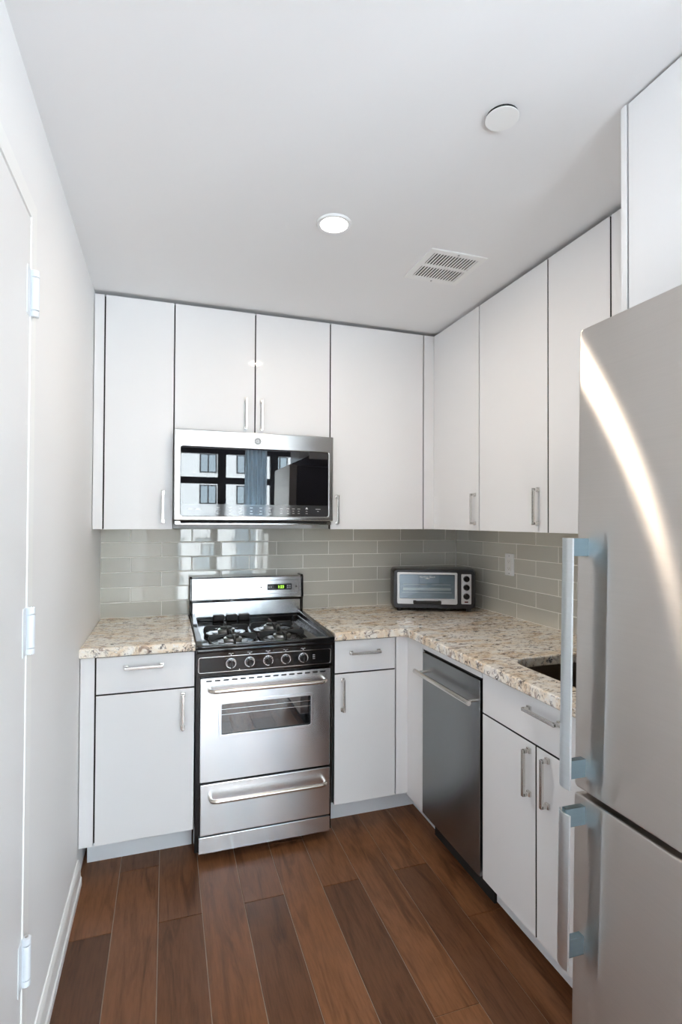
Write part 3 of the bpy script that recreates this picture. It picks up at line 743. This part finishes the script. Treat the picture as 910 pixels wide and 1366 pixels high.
# ------------------------------------------------------------------ toaster oven (built at origin, then set in the corner)
c = empty('toaster_oven', (0, 0, 0), 'gunmetal and silver toaster oven with three black knobs in the counter corner', 'toaster oven')
TW, TD, TH = .452, .215, .236       # width, depth, height; front face at y=0, depth towards +y, x from 0
bm_ = bmesh.new()
def section(y, k, zt):
    lp = rrect(-k, TW+k, .018-.3*k, zt, .022, 6)
    return [bm_.verts.new((x, y, z)) for x, z in lp]
rings = [section(.004, -.004, TH-.006), section(0.016, .0, TH-.002), section(.05, .008, TH), section(.12, .012, TH), section(.18, .008, TH-.002), section(TD, -.006, TH-.014)]
for a, b in zip(rings, rings[1:]):
    n = len(a)
    for k in range(n): bm_.faces.new((a[k], a[(k+1) % n], b[(k+1) % n], b[k]))
bm_.faces.new(rings[-1]); bm_.faces.new(rings[0][::-1]); bmesh.ops.recalc_face_normals(bm_, faces=bm_.faces)
# cavity: cut the front face open by building body as shell with a recess box
mb = MB(); mb._merge(bm_); body = mb.build('body', M['gun'], c)
FT = front(.004)
fz0, fz1, fx1 = .043, .218, .352
dr_ = MB().prism([rrect(.022, fx1, fz0, fz1, .008), rrect(.036, fx1-.014, fz0+.030, fz1-.012, .004)], .014, .002, FT).build('door', M['silver'], c)
MB().box(.032, fx1-.010, .0030, .0042, fz0+.026, fz1-.008).build('cavity_back', mat('toaster_cavity', (.30, .32, .335), .3, .6), c)
tr = MB().box(.055, fx1-.035, -.0018, .0028, .118, .132, .001).box(.050, fx1-.030, -.002, .0028, .104, .108, .0006); tr.box(.055, fx1-.035, -.0015, .0028, .148, .152, .001)
tr.build('baking_tray', M['tray'], c)
MB().box(.034, fx1-.012, -.0055, -.0035, fz0+.028, fz1-.010).build('door_glass', M['toaster_glass'], dr_)
lg = MB().text('Hamilton Beach', .0135, front(-.0056) @ Matrix.Translation((.188, .1925, 0)))
lg.prism([[(.172, .1835), (.188, .1870), (.204, .1835), (.188, .1815)]], .0004, 0, front(-.0056)); lg.build('logo_print', M['mark'], dr_)
hh = MB().box(.110, .262, -.040, -.028, .046, .064, .005)
hh.box(.110, .126, -.030, -.008, .046, .064, .003).box(.246, .262, -.030, -.008, .046, .064, .003)
hh.build('handle', M['rubber'], dr_)
pn = MB().prism([rrect(.374, .428, .045, .210, .004)], .008, .002, FT).build('control_panel', M['silver'], c)
for zz in (.184, .137, .088):
    kn = MB().lathe((0, 0, 0), [(0, 0), (.0175, 0), (.0165, .012), (.014, .016), (0, .016)], 24, FT @ Matrix.Translation((.401, zz, .0075)))
    kn.box(-.003, .003, -.015, .015, .014, .021, .0015, mtx=FT @ Matrix.Translation((.401, zz, .0075)) @ Matrix.Rotation(.5, 4, 'Z'))
    kn.build('knob', M['black'], pn)
tk = MB()
for zz in (.184, .137, .088):
    for a in range(-4, 5): tk.box(-.0006, .0006, .0195, .0225, 0, .0004, mtx=FT @ Matrix.Translation((.401, zz, .008)) @ Matrix.Rotation(a*.55, 4, 'Z'))
tk.build('dial_ticks', M['mark_grey'], pn)
MB().box(.391, .411, .0536, .0606, .0078, .0095, .0006, mtx=FT).build('power_light', mat('dark_red_lens', (.10, .02, .02), .2), pn)
for xx in (.035, TW-.035):
    for yy in (.03, TD-.03): MB().cyl((xx, yy, 0), (xx, yy, .022), .012, .014).build('foot', M['rubber'], c)
c.location = (1.521, -.222, CT1+.0002); c.rotation_euler = (0, 0, -math.radians(22.8))

# ------------------------------------------------------------------ fridge (built at origin: front face x=0 facing -x, far edge y=0)
c = empty('fridge', (0, 0, 0), 'tall stainless steel bottom-freezer fridge with two doors and long flat handles', 'fridge')
FWd, FH, GZ = .595, 1.862, .802      # width, height, split between doors
MB().box(.062, .660, -FWd+.004, -.004, .03, FH-.012, .004).build('body', mat('fridge_side_black', (.014, .014, .015), .35), c)
def fr_door(z0, z1, name):
    # slab with softly rounded corners and a shallow convex face
    mb = MB(); b = bmesh.new(); n = 14; rings = []
    lp = rrect(0, FWd, z0, z1, .010, 5)
    def pt(u, z, w): return (w, -u, z)
    mb2 = bmesh.new()
    ins = [(0, .058), (0, .006), (.0018, .0018), (.006, 0)]
    for d_, w in ins:
        l2 = rrect(d_, FWd-d_, z0+d_, z1-d_, max(.010-d_, .004), 5)
        rings.append([b.verts.new(pt(u, z, w)) for u, z in l2])
    for a, q in zip(rings, rings[1:]):
        m_ = len(a)
        for k in range(m_): b.faces.new((a[k], a[(k+1) % m_], q[(k+1) % m_], q[k]))
    b.faces.new(rings[-1]); b.faces.new(rings[0][::-1]); bmesh.ops.recalc_face_normals(b, faces=b.faces)
    mb._merge(b); return mb.build(name, M['fridge'], c)
up = fr_door(GZ+.006, FH, 'upper_door'); lo = fr_door(.085, GZ-.006, 'lower_door')
MB().box(.030, .062, -FWd+.01, -.01, GZ-.012, GZ+.012).build('gasket', M['gap'], c)
MB().box(.040, .62, -FWd+.01, -.01, .012, .080).build('kick_grille', M['gap'], c)
for xx in (.09, .60):
    for yy in (-.05, -FWd+.05): MB().cyl((xx, yy, 0), (xx, yy, .032), .02).build('foot', M['rubber'], c)
def fr_handle(parent, z0, z1, b0, b1):
    # bowed flat strip (section in plan) with two brackets
    y0 = -.030; pr = []
    sec = [(-.046, .012), (-.052, .004), (-.0545, -.006), (-.0545, -.016), (-.052, -.026)]
    inn = [(x+.0045, y) for x, y in sec[::-1]]
    mb = MB().prism([[(x, y+y0+.012) for x, y in sec+inn]], z1-z0, .001, Matrix.Translation((0, 0, z0)))
    h = mb.build('handle', M['fridge_handle'], parent)
    for zb in (b0, b1): MB().box(-.050, .001, -.036, -.020, zb-.020, zb+.020, .001).build('bracket', M['bracket'], h)
fr_handle(up, .822, 1.376, 1.356, .862); fr_handle(lo, .432, .768, .757, .472)
c.location = (1.1985, -1.918, 0); c.rotation_euler = (0, math.radians(1.0), 0)
